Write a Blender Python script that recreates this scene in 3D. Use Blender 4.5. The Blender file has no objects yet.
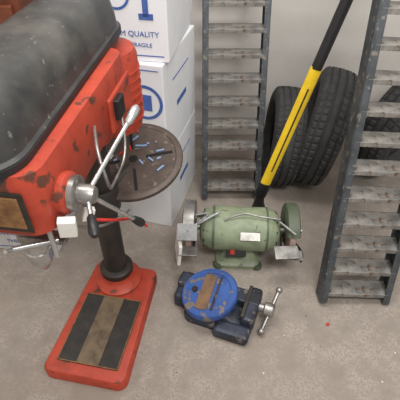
import bpy, bmesh, math, random
from mathutils import Vector, Matrix, Euler
random.seed(4)
sc = bpy.context.scene
sc.view_settings.view_transform = 'Standard'

def lin(c):
    return tuple(((v/255)/12.92 if v/255 <= .04045 else ((v/255+.055)/1.055)**2.4) for v in c)+(1,)

def mat(name, c1, c2=None, scale=20, rough=.6, metal=0, bump=0.0, stain=None, lo=.4, hi=.65, detail=6, spots=None, spot_scale=60, spot_lo=.62):
    m = bpy.data.materials.new(name); m.use_nodes = True
    nt = m.node_tree; b = nt.nodes['Principled BSDF']
    b.inputs['Roughness'].default_value = rough
    b.inputs['Metallic'].default_value = metal
    if c2 is None: c2 = tuple(max(0, v*.82) for v in c1)
    tc = nt.nodes.new('ShaderNodeTexCoord')
    n = nt.nodes.new('ShaderNodeTexNoise'); n.inputs['Scale'].default_value = scale; n.inputs['Detail'].default_value = detail
    n.inputs['Roughness'].default_value = .65
    nt.links.new(tc.outputs['Object'], n.inputs['Vector'])
    r = nt.nodes.new('ShaderNodeValToRGB')
    r.color_ramp.elements[0].position = lo; r.color_ramp.elements[1].position = hi
    r.color_ramp.elements[0].color = lin(c1); r.color_ramp.elements[1].color = lin(c2)
    nt.links.new(n.outputs['Fac'], r.inputs['Fac'])
    out = r.outputs['Color']
    for (col, scl, plo, pw) in ([(spots, spot_scale, spot_lo, .05)] if spots else [])+([stain] if stain else []):
        n2 = nt.nodes.new('ShaderNodeTexNoise'); n2.inputs['Scale'].default_value = scl; n2.inputs['Detail'].default_value = 4
        nt.links.new(tc.outputs['Object'], n2.inputs['Vector'])
        r2 = nt.nodes.new('ShaderNodeValToRGB'); r2.color_ramp.elements[0].position = plo; r2.color_ramp.elements[1].position = plo+pw
        nt.links.new(n2.outputs['Fac'], r2.inputs['Fac'])
        mx = nt.nodes.new('ShaderNodeMixRGB'); mx.inputs['Color2'].default_value = lin(col)
        nt.links.new(r2.outputs['Color'], mx.inputs['Fac']); nt.links.new(out, mx.inputs['Color1'])
        out = mx.outputs['Color']
    nt.links.new(out, b.inputs['Base Color'])
    if bump:
        bp = nt.nodes.new('ShaderNodeBump'); bp.inputs['Strength'].default_value = bump; bp.inputs['Distance'].default_value = .004
        nt.links.new(n.outputs['Fac'], bp.inputs['Height']); nt.links.new(bp.outputs['Normal'], b.inputs['Normal'])
    return m

M = {}
M['floor'] = mat('carpet_floor', (158,147,137), (138,128,119), 11, .95, 0, .35, spots=(140,130,121), spot_scale=190, spot_lo=.48, detail=15, stain=(132,121,112,),) if False else mat('carpet_floor', (160,149,139), (136,126,117), 14, .95, 0, .35, spots=(141,131,122), spot_scale=170, spot_lo=.5, detail=15, stain=((138,126,115), 2.6, .54, .16))
M['wall'] = mat('painted_wall', (224,218,211), (213,207,200), 3, .9)
M['red'] = mat('red_paint', (182,68,47), (152,54,38), 12, .5, 0, 0, spots=(94,54,42), spot_scale=26, spot_lo=.61)
M['lid'] = mat('lid_black', (40,41,42), (66,65,63), 9, .42, 0, .1, spots=(108,102,94), spot_scale=70, spot_lo=.66, stain=((92,88,82), 5, .55, .2))
M['lidrim'] = mat('lid_rim', (28,28,29), (40,40,40), 12, .5)
M['iron'] = mat('table_iron', (92,80,72), (72,62,57), 14, .5, .3, .1, spots=(124,108,96), spot_scale=40)
M['irond'] = mat('dark_iron', (46,42,40), (64,58,53), 15, .5, .3)
M['steel'] = mat('steel', (165,162,158), (120,116,112), 18, .35, .7)
M['chrome'] = mat('chrome', (205,205,205), (170,170,168), 18, .25, .8)
M['black'] = mat('black_plastic', (24,24,25), (36,36,36), 12, .45)
M['slot'] = mat('slot_dark', (12,12,12), (20,19,18), 12, .8)
M['tan'] = mat('base_tan', (118,102,80), (82,69,56), 20, .5, .2)
M['blackp'] = mat('base_black', (36,34,33), (54,49,45), 25, .5)
M['plate'] = mat('nameplate', (150,112,72), (112,76,50), 40, .5, .3)
M['card'] = mat('white_carton', (232,232,235), (222,223,227), 4, .75)
M['blue'] = mat('blue_ink', (62,92,160), (80,108,172), 20, .7)
M['green'] = mat('green_paint', (140,150,122), (116,126,102), 16, .5, 0, 0, spots=(88,88,72), spot_scale=40, spot_lo=.64)
M['greend'] = mat('green_dark', (84,94,74), (70,80,62), 16, .5)
M['viseblue'] = mat('vise_blue', (54,90,158), (42,70,128), 14, .5, .1, .1, spots=(116,106,98), spot_scale=30, spot_lo=.56)
M['rust'] = mat('rust_brown', (132,100,74), (92,76,62), 18, .6, .2, .2)
M['visedark'] = mat('vise_body', (58,64,80), (38,38,44), 14, .5, .3, .1, spots=(104,96,90), spot_scale=40, spot_lo=.60)
M['rubber'] = mat('tyre_rubber', (56,55,54), (38,38,38), 25, .75, 0, .1)
M['yellow'] = mat('yellow_fibreglass', (232,196,40), (212,174,30), 12, .4)
M['ramp'] = mat('ramp_steel', (84,88,92), (60,63,66), 14, .5, .35, .1, spots=(126,120,112), spot_scale=45, spot_lo=.6)
M['rampt'] = mat('ramp_tread', (150,146,140), (110,108,106), 20, .5, .25, .1, spots=(106,82,62), spot_scale=50, spot_lo=.58)
M['wood'] = mat('cabinet_wood', (128,68,42), (96,48,30), 5, .5)
M['white'] = mat('white_label', (236,234,228), (225,222,214), 10, .7)
M['tape'] = mat('clear_tape', (222,222,222), (214,214,212), 10, .4)
M['redtag'] = mat('red_cord', (200,50,40), (170,40,32), 10, .6)
M['pink'] = mat('grind_stone', (176,150,140), (150,128,120), 60, .9, 0, .3)
M['cyan'] = mat('blue_bits', (120,150,190), (150,170,200), 10, .6)

def empty(name, loc=(0,0,0), rot=(0,0,0)):
    e = bpy.data.objects.new(name, None); e.location = loc; e.rotation_euler = rot
    e.empty_display_size = .05
    sc.collection.objects.link(e); return e

def fin(name, bm, m, parent=None, smooth=False, bevel=0, loc=(0,0,0), rot=(0,0,0), seg=2):
    bmesh.ops.recalc_face_normals(bm, faces=bm.faces[:])
    me = bpy.data.meshes.new(name); bm.to_mesh(me); bm.free()
    me.materials.append(M[m] if isinstance(m, str) else m)
    o = bpy.data.objects.new(name, me); sc.collection.objects.link(o)
    o.location = loc; o.rotation_euler = rot
    if parent: o.parent = parent
    if bevel:
        b = o.modifiers.new('b', 'BEVEL'); b.width = bevel; b.segments = seg; b.limit_method = 'ANGLE'
    if smooth:
        for p in me.polygons: p.use_smooth = True
        try: me.set_sharp_from_angle(angle=math.radians(50 if bevel else 40))
        except Exception: pass
    return o

def box(name, size, loc, m, parent=None, rot=(0,0,0), bevel=.003):
    bm = bmesh.new(); bmesh.ops.create_cube(bm, size=1)
    for v in bm.verts: v.co = Vector((v.co.x*size[0], v.co.y*size[1], v.co.z*size[2]))
    return fin(name, bm, m, parent, False, bevel, loc, rot)

def cyl(name, p1, p2, r1, m, parent=None, r2=None, seg=32, bevel=0):
    p1 = Vector(p1); p2 = Vector(p2); r2 = r1 if r2 is None else r2
    d = p2-p1; bm = bmesh.new()
    bmesh.ops.create_cone(bm, cap_ends=True, segments=seg, radius1=r1, radius2=r2, depth=d.length)
    q = d.to_track_quat('Z', 'Y').to_matrix().to_4x4()
    bm.transform(Matrix.Translation((p1+p2)/2) @ q)
    return fin(name, bm, m, parent, True, bevel)

def ball(name, loc, r, m, parent=None, sc3=(1,1,1)):
    bm = bmesh.new(); bmesh.ops.create_uvsphere(bm, u_segments=20, v_segments=12, radius=r)
    for v in bm.verts: v.co = Vector((v.co.x*sc3[0], v.co.y*sc3[1], v.co.z*sc3[2]))
    return fin(name, bm, m, parent, True, 0, loc)

def lathe(name, prof, m, parent=None, origin=(0,0,0), axis=(0,0,1), seg=48):
    bm = bmesh.new(); rings = []
    for r, z in prof:
        rings.append([bm.verts.new((r*math.cos(2*math.pi*i/seg), r*math.sin(2*math.pi*i/seg), z)) for i in range(seg)])
    for a, b in zip(rings, rings[1:]):
        for i in range(seg):
            bm.faces.new((a[i], a[(i+1)%seg], b[(i+1)%seg], b[i]))
    bm.faces.new(rings[0]); bm.faces.new(rings[-1])
    q = Vector(axis).to_track_quat('Z', 'Y').to_matrix().to_4x4()
    bm.transform(Matrix.Translation(origin) @ q)
    return fin(name, bm, m, parent, True)

def rrect(cx, cy, hx, hy, r, n=8):
    pts = []
    for (sx, sy, a0) in ((1,1,0), (-1,1,90), (-1,-1,180), (1,-1,270)):
        for i in range(n+1):
            a = math.radians(a0+90*i/n)
            pts.append((cx+sx*(hx-r)+r*math.cos(a), cy+sy*(hy-r)+r*math.sin(a)))
    return pts

def loft(name, layers, m, parent=None, smooth=True, bevel=0, loc=(0,0,0), rot=(0,0,0)):
    bm = bmesh.new(); rings = []
    for pts, z in layers:
        rings.append([bm.verts.new((p[0], p[1], z)) for p in pts])
    n = len(rings[0])
    for a, b in zip(rings, rings[1:]):
        for i in range(n): bm.faces.new((a[i], a[(i+1)%n], b[(i+1)%n], b[i]))
    bm.faces.new(rings[0]); bm.faces.new(rings[-1])
    return fin(name, bm, m, parent, smooth, bevel, loc, rot)

def tube(name, pts, r, m, parent=None, cyclic=False):
    cu = bpy.data.curves.new(name, 'CURVE'); cu.dimensions = '3D'; cu.bevel_depth = r; cu.bevel_resolution = 3; cu.use_fill_caps = True
    s = cu.splines.new('NURBS'); s.points.add(len(pts)-1)
    for p, c in zip(s.points, pts): p.co = (*c, 1)
    s.order_u = 3; s.use_endpoint_u = not cyclic; s.use_cyclic_u = cyclic
    o = bpy.data.objects.new(name, cu); cu.materials.append(M[m]); sc.collection.objects.link(o)
    if parent: o.parent = parent
    return o

# ---------------- room ----------------
WY = 2.0
box('floor', (5, 5, .1), (0, .3, -.05), 'floor', bevel=0)
box('wall_back', (5, .1, 2.8), (0, WY+.05, 1.4), 'wall', bevel=0)
box('wall_left', (.1, 5, 2.8), (-1.75, .3, 1.4), 'wall', bevel=0)
box('baseboard_back', (4.2, .012, .08), (.35, WY-.006, .04), 'wall', bevel=.003)

# ---------------- drill press ----------------
D = empty('drill_press', (-.300, .962, 0), (0,0,math.radians(-11)))
def base_outline(i=0):
    pts = []
    raw = rrect(.012, -.155, .135-i, .225-i, .03-min(i,.02), 8)
    for x, y in raw:
        t = (y+.38)/.45
        k = 1.0-.18*max(0, t-.35)
        pts.append((x*k, y))
    return pts
loft('base', [(base_outline(0),0),(base_outline(0),.032),(base_outline(.006),.042),(base_outline(.016),.045)], 'red', D)
px0=.014
loft('base_plate', [(rrect(px0,-.212,.100,.128,.006,3),.040),(rrect(px0,-.212,.100,.128,.006,3),.048)], 'blackp', D)
box('base_centre', (.072,.250,.003), (px0,-.212,.0485), 'tan', D, bevel=0)
for sx in (-.098,.098): box('base_trim', (.003,.256,.0035), (px0+sx,-.212,.0485), 'plate', D, bevel=0)
for sy in (-.338,-.086): box('base_trim', (.198,.003,.0035), (px0,sy,.0485), 'plate', D, bevel=0)
lathe('column_flange', [(.085,.03),(.083,.055),(.062,.07),(.056,.085),(.054,.10)], 'red', D)
lathe('column_collar', [(.056,.095),(.058,.10),(.058,.12),(.05,.125)], 'irond', D)
cyl('column', (0,0,.05), (0,0,.93), .038, 'irond', D)
# head body
H = empty('head_assembly', (0,0,0), (0,0,math.radians(3))); H.parent = D
yc=-.185
loft('head', [(rrect(0,yc,.092,.245,.045),.735),(rrect(0,yc,.102,.258,.045),.75),(rrect(0,yc,.106,.262,.045),.865),(rrect(0,yc,.102,.258,.04),.885)], 'red', H)
lathe('column_clamp', [(.060,.66),(.066,.67),(.066,.76),(.06,.77)], 'red', H)
box('side_rib', (.012,.16,.09), (.107,-.02,.79), 'red', H, bevel=.005)
# belt cover
lx=-.034
L = []
for z, i in ((.872,0),(.885,-.003),(.900,-.003),(.905,.003),(.935,.006),(.965,.014),(.985,.028),(.995,.048),(.998,.066)):
    pts=[]
    for x, y in rrect(0,-.115,.108-i,.350-i,max(.015,.075-i*.6),8):
        t = (y+.47)/.73
        pts.append((x*(1.0-.12*t)+lx, y))
    L.append((pts, z))
loft('belt_cover', L, 'lid', H)
loft('belt_cover_rim', [([((x-lx)*1.025+lx,(y+.115)*1.01-.115) for x,y in L[1][0]],.884),([((x-lx)*1.025+lx,(y+.115)*1.01-.115) for x,y in L[1][0]],.898)], 'lidrim', H)
# motor
lathe('motor', [(.06,.60),(.08,.615),(.085,.64),(.085,.83),(.078,.85)], 'red', H, origin=(.022,.155,0))
for k in range(7):
    lathe('motor_fin', [(.089,.65+k*.024),(.089,.654+k*.024)], 'red', H, origin=(.022,.155,0))
box('motor_bracket', (.13,.08,.05), (0,.06,.8), 'red', H)
box('switch_box', (.022,.045,.05), (.115,-.06,.80), 'black', H)
# front nameplate
fy = yc-.262
box('nameplate', (.13,.004,.07), (-.0,fy-.003,.81), 'plate', H, bevel=.002)
box('nameplate_frame', (.15,.003,.09), (-.0,fy-.001,.81), 'irond', H, bevel=.002)
# quill + chuck
cyl('quill', (0,-.36,.66), (0,-.36,.74), .032, 'steel', H)
cyl('spindle', (0,-.36,.64), (0,-.36,.66), .02, 'chrome', H)
lathe('chuck', [(.012,.555),(.022,.575),(.027,.59),(.027,.615),(.024,.617),(.024,.622),(.028,.624),(.028,.645),(.018,.65)], 'chrome', H, origin=(0,-.36,0))
cyl('depth_rod', (.075,-.41,.66), (.075,-.41,.78), .005, 'chrome', H)
box('depth_bracket', (.10,.03,.012), (.04,-.38,.68), 'steel', H)
cyl('chuck_key', (.0,-.43,.69), (.075,-.39,.685), .006, 'chrome', H)
cyl('chuck_key_bar', (.0,-.45,.705), (.0,-.41,.675), .004, 'chrome', H)
box('white_tag', (.032,.016,.048), (.118,-.415,.752), 'white', H, rot=(.2,.1,.3), bevel=.002)
box('white_tag', (.022,.012,.03), (.135,-.36,.735), 'white', H, rot=(.1,.3,.6), bevel=.002)
# feed hub + handles
hx, hy, hz = .100, -.372, .798
lathe('feed_boss', [(.040,0),(.040,.016),(.032,.022)], 'red', H, origin=(hx,hy,hz), axis=(1,0,0))
lathe('depth_dial', [(.034,.022),(.034,.032),(.03,.034)], 'steel', H, origin=(hx,hy,hz), axis=(1,0,0))
lathe('feed_hub', [(.019,.03),(.019,.055),(.015,.064),(.008,.066)], 'steel', H, origin=(hx,hy,hz), axis=(1,0,0))
hc = Vector((hx+.048,hy,hz))
for k,(dx,ang,ln) in enumerate(((.05,24,.18),(.055,-58,.19),(.03,-165,.065))):
    a = math.radians(ang); e = hc+Vector((dx, math.cos(a)*ln, math.sin(a)*ln))
    cyl('feed_handle_%d'%(k+1), hc, e, .0045, 'chrome', H)
    lathe('handle_grip_%d'%(k+1), [(.005,-.025),(.008,-.02),(.010,.0),(.010,.012),(.006,.02)], 'black' if k>=1 else 'chrome', H, origin=e, axis=(e-hc))
# cables
tube('power_cable', [(.12,-.06,.78),(.15,-.12,.72),(.14,-.24,.70),(.17,-.32,.77),(.14,-.28,.84),(.11,-.2,.83)], .0035, 'steel', H)
tube('red_cord', [(.12,-.36,.72),(.16,-.30,.66),(.19,-.24,.62),(.20,-.21,.56)], .0035, 'redtag', H)
tube('key_cord', [(.11,-.40,.74),(.13,-.33,.66),(.16,-.24,.62),(.15,-.18,.58)], .003, 'steel', H)
# table
R=.158
tx, ty, tz = .060, .140, .50
T = empty('table_assembly', (tx,ty,tz), (math.radians(14), math.radians(-2), 0)); T.parent = D
lathe('table_top', [(.03,-.03),(.09,-.026),(.13,-.022),(R,-.018),(R+.002,-.010),(R+.001,-.003),(R-.003,0),(R-.018,0),(R-.021,-.003),(.03,-.003),(.001,-.003)], 'iron', T, seg=64)
for k in range(4):
    a = math.radians(20+90*k)
    box('table_slot', (.085,.009,.003), (math.cos(a)*.085,math.sin(a)*.085,-.0022), 'slot', T, rot=(0,0,a), bevel=0)
lathe('table_hole', [(.014,-.003),(.014,-.0008)], 'slot', T)
for k in range(20):
    a = random.uniform(0,6.28); r = random.uniform(.03,.128)
    box('swarf', (random.uniform(.008,.028),.005,.004), (math.cos(a)*r,math.sin(a)*r,0), random.choice(['cyan','steel','cyan','chrome','redtag']), T, rot=(0,0,random.uniform(0,3)), bevel=0)
cyl('table_arm', (0,0,.455), (tx,ty,.468), .026, 'irond', D)
lathe('table_bracket', [(.05,.40),(.054,.41),(.054,.49),(.05,.495)], 'irond', D)
cyl('table_clamp', (-.05,-.02,.45),(-.12,-.04,.44), .006, 'chrome', D)

# ---------------- cartons ----------------
def text(name, s, size, loc, parent, rot=(math.pi/2,0,0)):
    cu = bpy.data.curves.new(name,'FONT'); cu.body = s; cu.size = size; cu.align_x='CENTER'; cu.extrude=.0004
    cu.materials.append(M['blue']); o = bpy.data.objects.new(name,cu); sc.collection.objects.link(o)
    o.location = loc; o.rotation_euler = rot; o.parent = parent; return o
def carton(loc, rz, w, d, h, style):
    E = empty('cardboard_box', loc, (0,0,math.radians(rz)))
    box('carton', (w,d,h), (-w/2,d/2,h/2), 'card', E, bevel=.004)
    box('tape', (.05,d*1.002,h*1.003), (-w/2,d/2,h/2), 'tape', E, bevel=0)
    y = -.0012
    if style >= 1:
        for sx,sz,sw,sh in ((-w/2,h-.02,w-.03,.003),(-w/2,.02,w-.03,.003)):
            box('printed_line', (sw,.001,sh), (sx,y,sz), 'blue', E, bevel=0)
    def ring(cx, cz, r):
        bm = bmesh.new(); n=40; A=[];B=[]
        for i in range(n):
            a=2*math.pi*i/n
            A.append(bm.verts.new((cx+r*math.cos(a),y,cz+r*math.sin(a)))); B.append(bm.verts.new((cx+r*.82*math.cos(a),y,cz+r*.82*math.sin(a))))
        for i in range(n): bm.faces.new((A[i],A[(i+1)%n],B[(i+1)%n],B[i]))
        fin('printed_ring', bm, 'blue', E)
    if style == 1:
        ring(-.07,h*.62,.065)
        box('printed_square', (.05,.001,.06), (-.07,y,h*.62), 'blue', E, bevel=0)
        text('printed_text','HANDLE WITH CARE',.022,(-.13,y,h*.24),E)
        text('printed_text','THIS SIDE UP',.026,(-.13,y,h*.12),E)
        box('printed_bar', (.2,.001,.008), (-.12,y,h*.36), 'blue', E, bevel=0)
    if style == 2:
        text('printed_text','PREMIUM QUALITY',.024,(-.13,y,.080),E)
        text('printed_text','KEEP DRY  FRAGILE',.018,(-.13,y,.048),E)
        box('printed_arrow', (.018,.001,.16), (-.065,y,.22), 'blue', E, bevel=0)
        box('printed_arrow', (.045,.001,.018), (-.065,y,.14), 'blue', E, bevel=0)
        ring(-.155,.20,.045)
    box('side_print', (.001,d*.5,.004), (.0012,d/2,h*.75), 'blue', E, bevel=0)
    box('side_print', (.001,d*.3,.02), (.0012,d/2,h*.45), 'blue', E, bevel=0)
    return E
carton((-.120,1.27,0), -15, .40,.38,.362, 0)
carton((-.120,1.27,.363), -15, .40,.38,.362, 1)
carton((-.098,1.29,.726), -10, .40,.40,.42, 2)
carton((-.57,1.13,0), -4, .42,.38,.36, 1)

# wooden cabinet
C = empty('wooden_cabinet', (-1.05,1.80,0))
box('carcass', (.8,.38,1.25), (0,-.01,.625), 'wood', C, bevel=.006)
for k in range(3):
    box('drawer_front', (.74,.02,.36), (0,-.205,.24+k*.39), 'wood', C, bevel=.006)
    cyl('drawer_knob', (0,-.215,.24+k*.39),(0,-.24,.24+k*.39), .014, 'steel', C)
box('top_board', (.84,.41,.025), (0,-.01,1.262), 'wood', C, bevel=.006)

# ---------------- ramps ----------------
def ramp(loc, lean, roll, w, length, first=.06, step=.095):
    E = empty('loading_ramp', loc, (-lean, roll, 0))
    for x in (0.0, w):
        s = 1 if x==0 else -1
        box('side_rail', (.006,.060,length), (x,0,length/2), 'ramp', E, bevel=.001)
        box('rail_flange', (.022,.005,length), (x+s*.011,-.030,length/2), 'ramp', E, bevel=.001)
        box('rail_flange', (.022,.005,length), (x+s*.011,.030,length/2), 'ramp', E, bevel=.001)
    z = first
    while z < length-.04:
        R_ = empty('rung', (w/2,0,z), (lean*.9,0,0)); R_.parent = E
        box('tread', (w-.008,.064,.004), (0,0,0), 'rampt', R_, bevel=.001)
        box('tread_lip', (w-.012,.004,.016), (0,-.032,-.007), 'rampt', R_, bevel=.001)
        box('tread_lip', (w-.012,.004,.020), (0,.032,-.008), 'ramp', R_, bevel=.001)
        z += step
    return E
ramp((.012,1.46,.012), math.atan(.335), 0, .258, 1.60)
ramp((.432,.90,.012), math.atan(.33), math.radians(3.0), .245, 3.36, .05, .092)

# ---------------- tyres ----------------
def tyre(loc, alpha, roll, R=.30, W=.17):
    bm = bmesh.new(); n = 110
    hw = W/2; k0=R/.30
    P = [(-hw*.55,.185,0),(-hw*.75,.19,0),(-hw*.98,.215,0),(-hw*1.05,.24,0),(-hw*1.03,.262,0),(-hw*.93,.281,0),(-hw*.86,.289,1)]
    gro = [-.62,-.22,.22,.62]
    xs=[]
    for g in gro:
        xs += [(hw*(g-.07),0),(hw*(g-.05),-.008),(hw*(g+.05),-.008),(hw*(g+.07),0)]
    for x,dr in xs: P.append((x, .30-.009*(x/hw)**2+dr, 1 if dr==0 else 0))
    P += [(-x,r,t) for x,r,t in P[:7][::-1]]
    P += [(hw*.5,.20,0),(hw*.72,.25,0),(hw*.6,.275,0),(0,.285,0),(-hw*.6,.275,0),(-hw*.72,.25,0),(-hw*.5,.20,0)]
    rings=[]
    for i in range(n*2):
        ang = 2*math.pi*i/(n*2)
        ring=[]
        for j,(x,r,t) in enumerate(P):
            a2 = ang + (abs(x)/hw)*.05
            rr = k0*(r-(.005 if (t and i%4==0 and abs(x)>hw*.25) else 0))
            ring.append(bm.verts.new((x, rr*math.cos(a2), rr*math.sin(a2))))
        rings.append(ring)
    m = len(P)
    for i in range(len(rings)):
        a=rings[i]; b=rings[(i+1)%len(rings)]
        for j in range(m): bm.faces.new((a[j],a[(j+1)%m],b[(j+1)%m],b[j]))
    o = fin('car_tyre', bm, 'rubber', None, False)
    o.matrix_world = Matrix.Translation(loc) @ Matrix.Rotation(-alpha,4,'Z') @ Matrix.Rotation(roll,4,'Y')
    return o
tyre((.378,1.62,.231), math.radians(5), math.radians(4), .224, .130)
tyre((.545,1.625,.276), math.radians(16), math.radians(9), .264, .145)
tyre((.92,1.66,.28), math.radians(50), math.radians(10), .265, .15)

# ---------------- yellow handled tool ----------------
Y = empty('yellow_handled_pry_bar')
a = Vector((.205,1.268,.03)); b = Vector((.500,1.345,1.14))
def P(t, off=(0,0,0)): return a.lerp(b,t)+Vector(off)
def flatbar(name, pts, w, th, m, side):
    bm = bmesh.new(); rings=[]
    for i,p in enumerate(pts):
        d=(pts[min(i+1,len(pts)-1)]-pts[max(i-1,0)]).normalized()
        s=(side-d*side.dot(d)).normalized(); nn=d.cross(s)
        rr=[]
        for k in range(12):
            an=2*math.pi*k/12
            rr.append(bm.verts.new(p+s*(w*math.cos(an))+nn*(th*math.sin(an))))
        rings.append(rr)
    for r1,r2 in zip(rings,rings[1:]):
        for k in range(12): bm.faces.new((r1[k],r1[(k+1)%12],r2[(k+1)%12],r2[k]))
    bm.faces.new(rings[0]); bm.faces.new(rings[-1])
    return fin(name,bm,m,Y,True)
side = Vector((1,.0,-.2))
flatbar('shaft', [P(t) for t in (0.17,.3,.45,.605)], .021, .012, 'yellow', side)
flatbar('shaft_stripe', [P(t,(0.0,-.011,.003)) for t in (.24,.4,.54)], .003, .003, 'black', side)
flatbar('grip', [P(.60),P(.61),P(.7),P(.8),P(.9),P(1.0)], .019, .014, 'black', side)
flatbar('collar', [P(.13),P(.185)], .025,.016,'black', side)
flatbar('steel_claw', [P(.14),P(.10,(.012,0,0)),P(.06,(.035,0,0)),P(.02,(.06,0,0))], .016,.009,'irond', side)
flatbar('steel_heel', [P(.14),P(.07,(-.0,0,0)),P(-.02,(-.01,0,0))], .014,.009,'irond', side)

# ---------------- bench grinder ----------------
G = empty('bench_grinder', (.150,1.115,0), (0,0,math.radians(-3)))
loft('base', [(rrect(0,-.0,.085,.075,.02),0),(rrect(0,0,.085,.075,.02),.018),(rrect(0,0,.072,.06,.02),.028),(rrect(0,0,.055,.045,.015),.075)], 'green', G)
for sx in (-.075,.075):
    for sy in (-.06,.06):
        lathe('foot', [(.02,0),(.02,.014),(.016,.020)], 'greend', G, origin=(sx,sy,0))
cyl('foot_bolt', (-.06,-.055,.02),(-.06,-.055,.03), .007,'chrome',G)
ax = .150
lathe('motor_housing', [(.035,-.150),(.045,-.148),(.062,-.140),(.074,-.125),(.082,-.10),(.084,-.095),(.084,.095),(.082,.10),(.074,.125),(.062,.140),(.045,.148),(.035,.150)], 'green', G, origin=(0,0,ax), axis=(1,0,0))
for x in (-.098,.098):
    lathe('end_band', [(.0855,-.004),(.0855,.004)], 'greend', G, origin=(x,0,ax), axis=(1,0,0))
for s in (-1,1):
    for k in range(10):
        an=k*math.pi/5
        box('vent', (.004,.005,.014), (s*.134,math.cos(an)*.066,ax+math.sin(an)*.066), 'slot', G, rot=(-an,0,0), bevel=0)
box('switch_plate', (.075,.006,.045), (-.01,-.068,.098), 'black', G, rot=(math.radians(-35),0,0))
box('switch', (.018,.012,.022), (-.025,-.072,.098), 'redtag', G, rot=(math.radians(-35),0,0))
box('spec_label', (.07,.002,.045), (.035,-.073,.195), 'steel', G, rot=(math.radians(-58),0,0), bevel=0)
for s in (-1,1):
    x = s*.190
    lathe('grinding_wheel', [(.03,-.011),(.086,-.011),(.088,-.009),(.088,.009),(.086,.011),(.03,.011)], 'pink', G, origin=(x,0,ax), axis=(1,0,0))
    cyl('axle', (s*.14,0,ax),(s*.235,0,ax), .010, 'steel', G)
    cyl('axle_nut', (x+s*.018,0,ax),(x+s*.034,0,ax), .017, 'chrome', G, seg=6)
    bm = bmesh.new(); rings=[]
    for i in range(29):
        an = math.radians(-100+ i*(270-20)/28)
        c, sn = math.cos(an), math.sin(an)
        rr=[]
        for (r,xx) in ((.035,-s*.024),(.098,-s*.024),(.104,-s*.020),(.104,s*.018),(.098,s*.022),(.05,s*.022),(.05,s*.019),(.096,s*.018),(.100,s*.015),(.100,-s*.017),(.096,-s*.020),(.035,-s*.020)):
            rr.append(bm.verts.new((x+xx, r*c, ax+r*sn)))
        rings.append(rr)
    for r1,r2 in zip(rings,rings[1:]):
        for k in range(12): bm.faces.new((r1[k],r1[(k+1)%12],r2[(k+1)%12],r2[k]))
    bm.faces.new(rings[0]); bm.faces.new(rings[-1])
    fin('wheel_guard', bm, 'greend' if s>0 else 'steel', G, True)
    box('tool_rest', (.07,.045,.005), (x,-.115,ax-.01), 'steel', G, bevel=.001)
    box('rest_bracket', (.006,.07,.03), (x-s*.03,-.085,ax-.025), 'steel', G, bevel=.001)
    cyl('shield_rod', (x,-.105,ax+.085),(x-s*.07,-.02,ax+.085), .004,'chrome',G)
box('eye_shield', (.07,.004,.06), (-.19,-.105,ax+.08), 'chrome', G, rot=(math.radians(-35),0,0), bevel=.001)
box('right_rest_plate', (.085,.05,.006), (.165,-.12,ax+.01), 'steel', G, rot=(.25,0,.1), bevel=.001)
box('left_bracket', (.012,.09,.10), (-.225,-.09,ax-.02), 'white', G, rot=(0,.1,.2), bevel=.002)
box('rear_shield', (.05,.004,.05), (-.15,-.03,.24), 'chrome', G, rot=(.6,.2,.5), bevel=.001)
cyl('clamp_rod', (-.16,-.05,.215),(-.08,-.02,.25), .005,'chrome',G)
tube('power_cord', [(.03,.07,.08),(.08,.10,.02),(.16,.12,.006),(.24,.08,.006),(.27,.0,.006),(.25,-.03,.006)], .004, 'black', G)
tube('shield_wire', [(-.06,-.04,.23),(.0,-.02,.258),(.07,-.03,.243),(.14,-.04,.245)], .003, 'steel', G)

# ---------------- bench vise ----------------
V = empty('bench_vise', (.056,.858,0), (0,0,math.radians(-20))); V.scale=(1.1,1.1,1.1)
loft('vise_base', [(rrect(.02,-.0,.11,.075,.03),0),(rrect(.02,0,.11,.075,.03),.02),(rrect(.01,0,.09,.06,.03),.035),(rrect(.0,0,.06,.05,.03),.055)], 'visedark', V)
box('slide_bar', (.27,.05,.04), (.0,.03,.06), 'visedark', V, bevel=.006)
S = empty('swivel', (-.015,0,.052), (math.radians(7),math.radians(-10),0)); S.parent=V
lathe('swivel_disc', [(.06,.0),(.084,.008),(.090,.016),(.090,.036),(.086,.041),(.07,.041),(.068,.038),(.001,.038)], 'viseblue', S)
loft('worn_anvil', [(rrect(-.010,.0,.020,.064,.008),.037),(rrect(-.010,.0,.019,.063,.008),.041)], 'rust', S)
box('disc_slot', (.008,.12,.004), (.024,-.0,.0385), 'visedark', S, rot=(0,0,.0), bevel=.001)
cyl('disc_bolt', (-.048,0,.038),(-.048,0,.046), .010, 'irond', S, seg=6)
box('rear_jaw', (.045,.11,.06), (-.112,.02,.03), 'visedark', V, bevel=.012)
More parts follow.
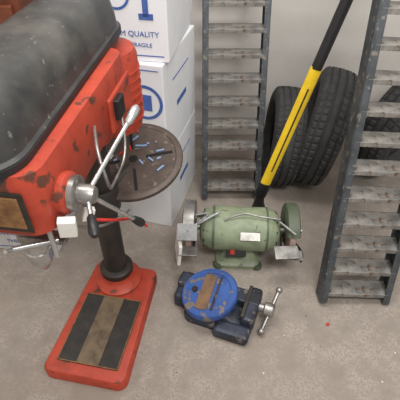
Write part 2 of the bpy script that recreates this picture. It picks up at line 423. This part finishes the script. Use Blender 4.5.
box('front_jaw', (.04,.13,.055), (.115,.01,.05), 'visedark', V, bevel=.01)
box('jaw_face', (.012,.12,.016), (.097,.01,.076), 'irond', V, bevel=.002)
box('front_casting', (.11,.05,.045), (.075,-.075,.0225), 'visedark', V, bevel=.012)
cyl('lead_screw', (.12,.02,.055),(.175,.02,.055), .013, 'steel', V)
lathe('screw_head', [(.018,0),(.022,.004),(.022,.028),(.016,.034)], 'steel', V, origin=(.150,.02,.055), axis=(1,0,0))
cyl('handle_bar', (.182,.08,.085),(.160,-.04,.02), .0065, 'steel', V)
ball('handle_end', (.182,.08,.085), .011,'steel',V); ball('handle_end', (.160,-.04,.02), .011,'steel',V)

# ---------------- floor debris ----------------
F = empty('floor_debris')
box('red_scrap', (.012,.010,.006), (.444,.795,.003), 'redtag', F, rot=(0,0,.8), bevel=.002)
for k in range(16):
    x=random.uniform(-.15,.65); y=random.uniform(.55,.9); s=random.uniform(.0012,.003)
    box('chip', (s*1.6,s,.002), (x,y,.001), random.choice(['white','rust','steel','irond']), F, rot=(0,0,random.uniform(0,3)), bevel=0)

# ---------------- light ----------------
w = bpy.data.worlds.new('w'); sc.world = w; w.use_nodes = True
w.node_tree.nodes['Background'].inputs[0].default_value = (1,.985,.96,1)
w.node_tree.nodes['Background'].inputs[1].default_value = .60
def area(name, loc, rot, sx, sy, e, col=(1,1,1)):
    l = bpy.data.lights.new(name,'AREA'); l.shape='RECTANGLE'; l.size=sx; l.size_y=sy; l.energy=e; l.color=col
    o = bpy.data.objects.new(name,l); o.location=loc; o.rotation_euler=rot; sc.collection.objects.link(o)
area('ceiling_light', (-.2,1.0,2.7), (0,0,0), 1.6,.5, 36, (1,.99,.96))
area('ceiling_light.001', (.5,-.4,2.4), (math.radians(32),0,0), .9,.4, 38, (1,.985,.95))

cam = bpy.data.cameras.new('cam'); co = bpy.data.objects.new('camera',cam); sc.collection.objects.link(co)
cam.sensor_width=36; cam.lens=36*420/400; cam.clip_start=.02
co.location=(0,0,1.3); co.rotation_euler=(math.radians(48),0,0)
sc.camera=co
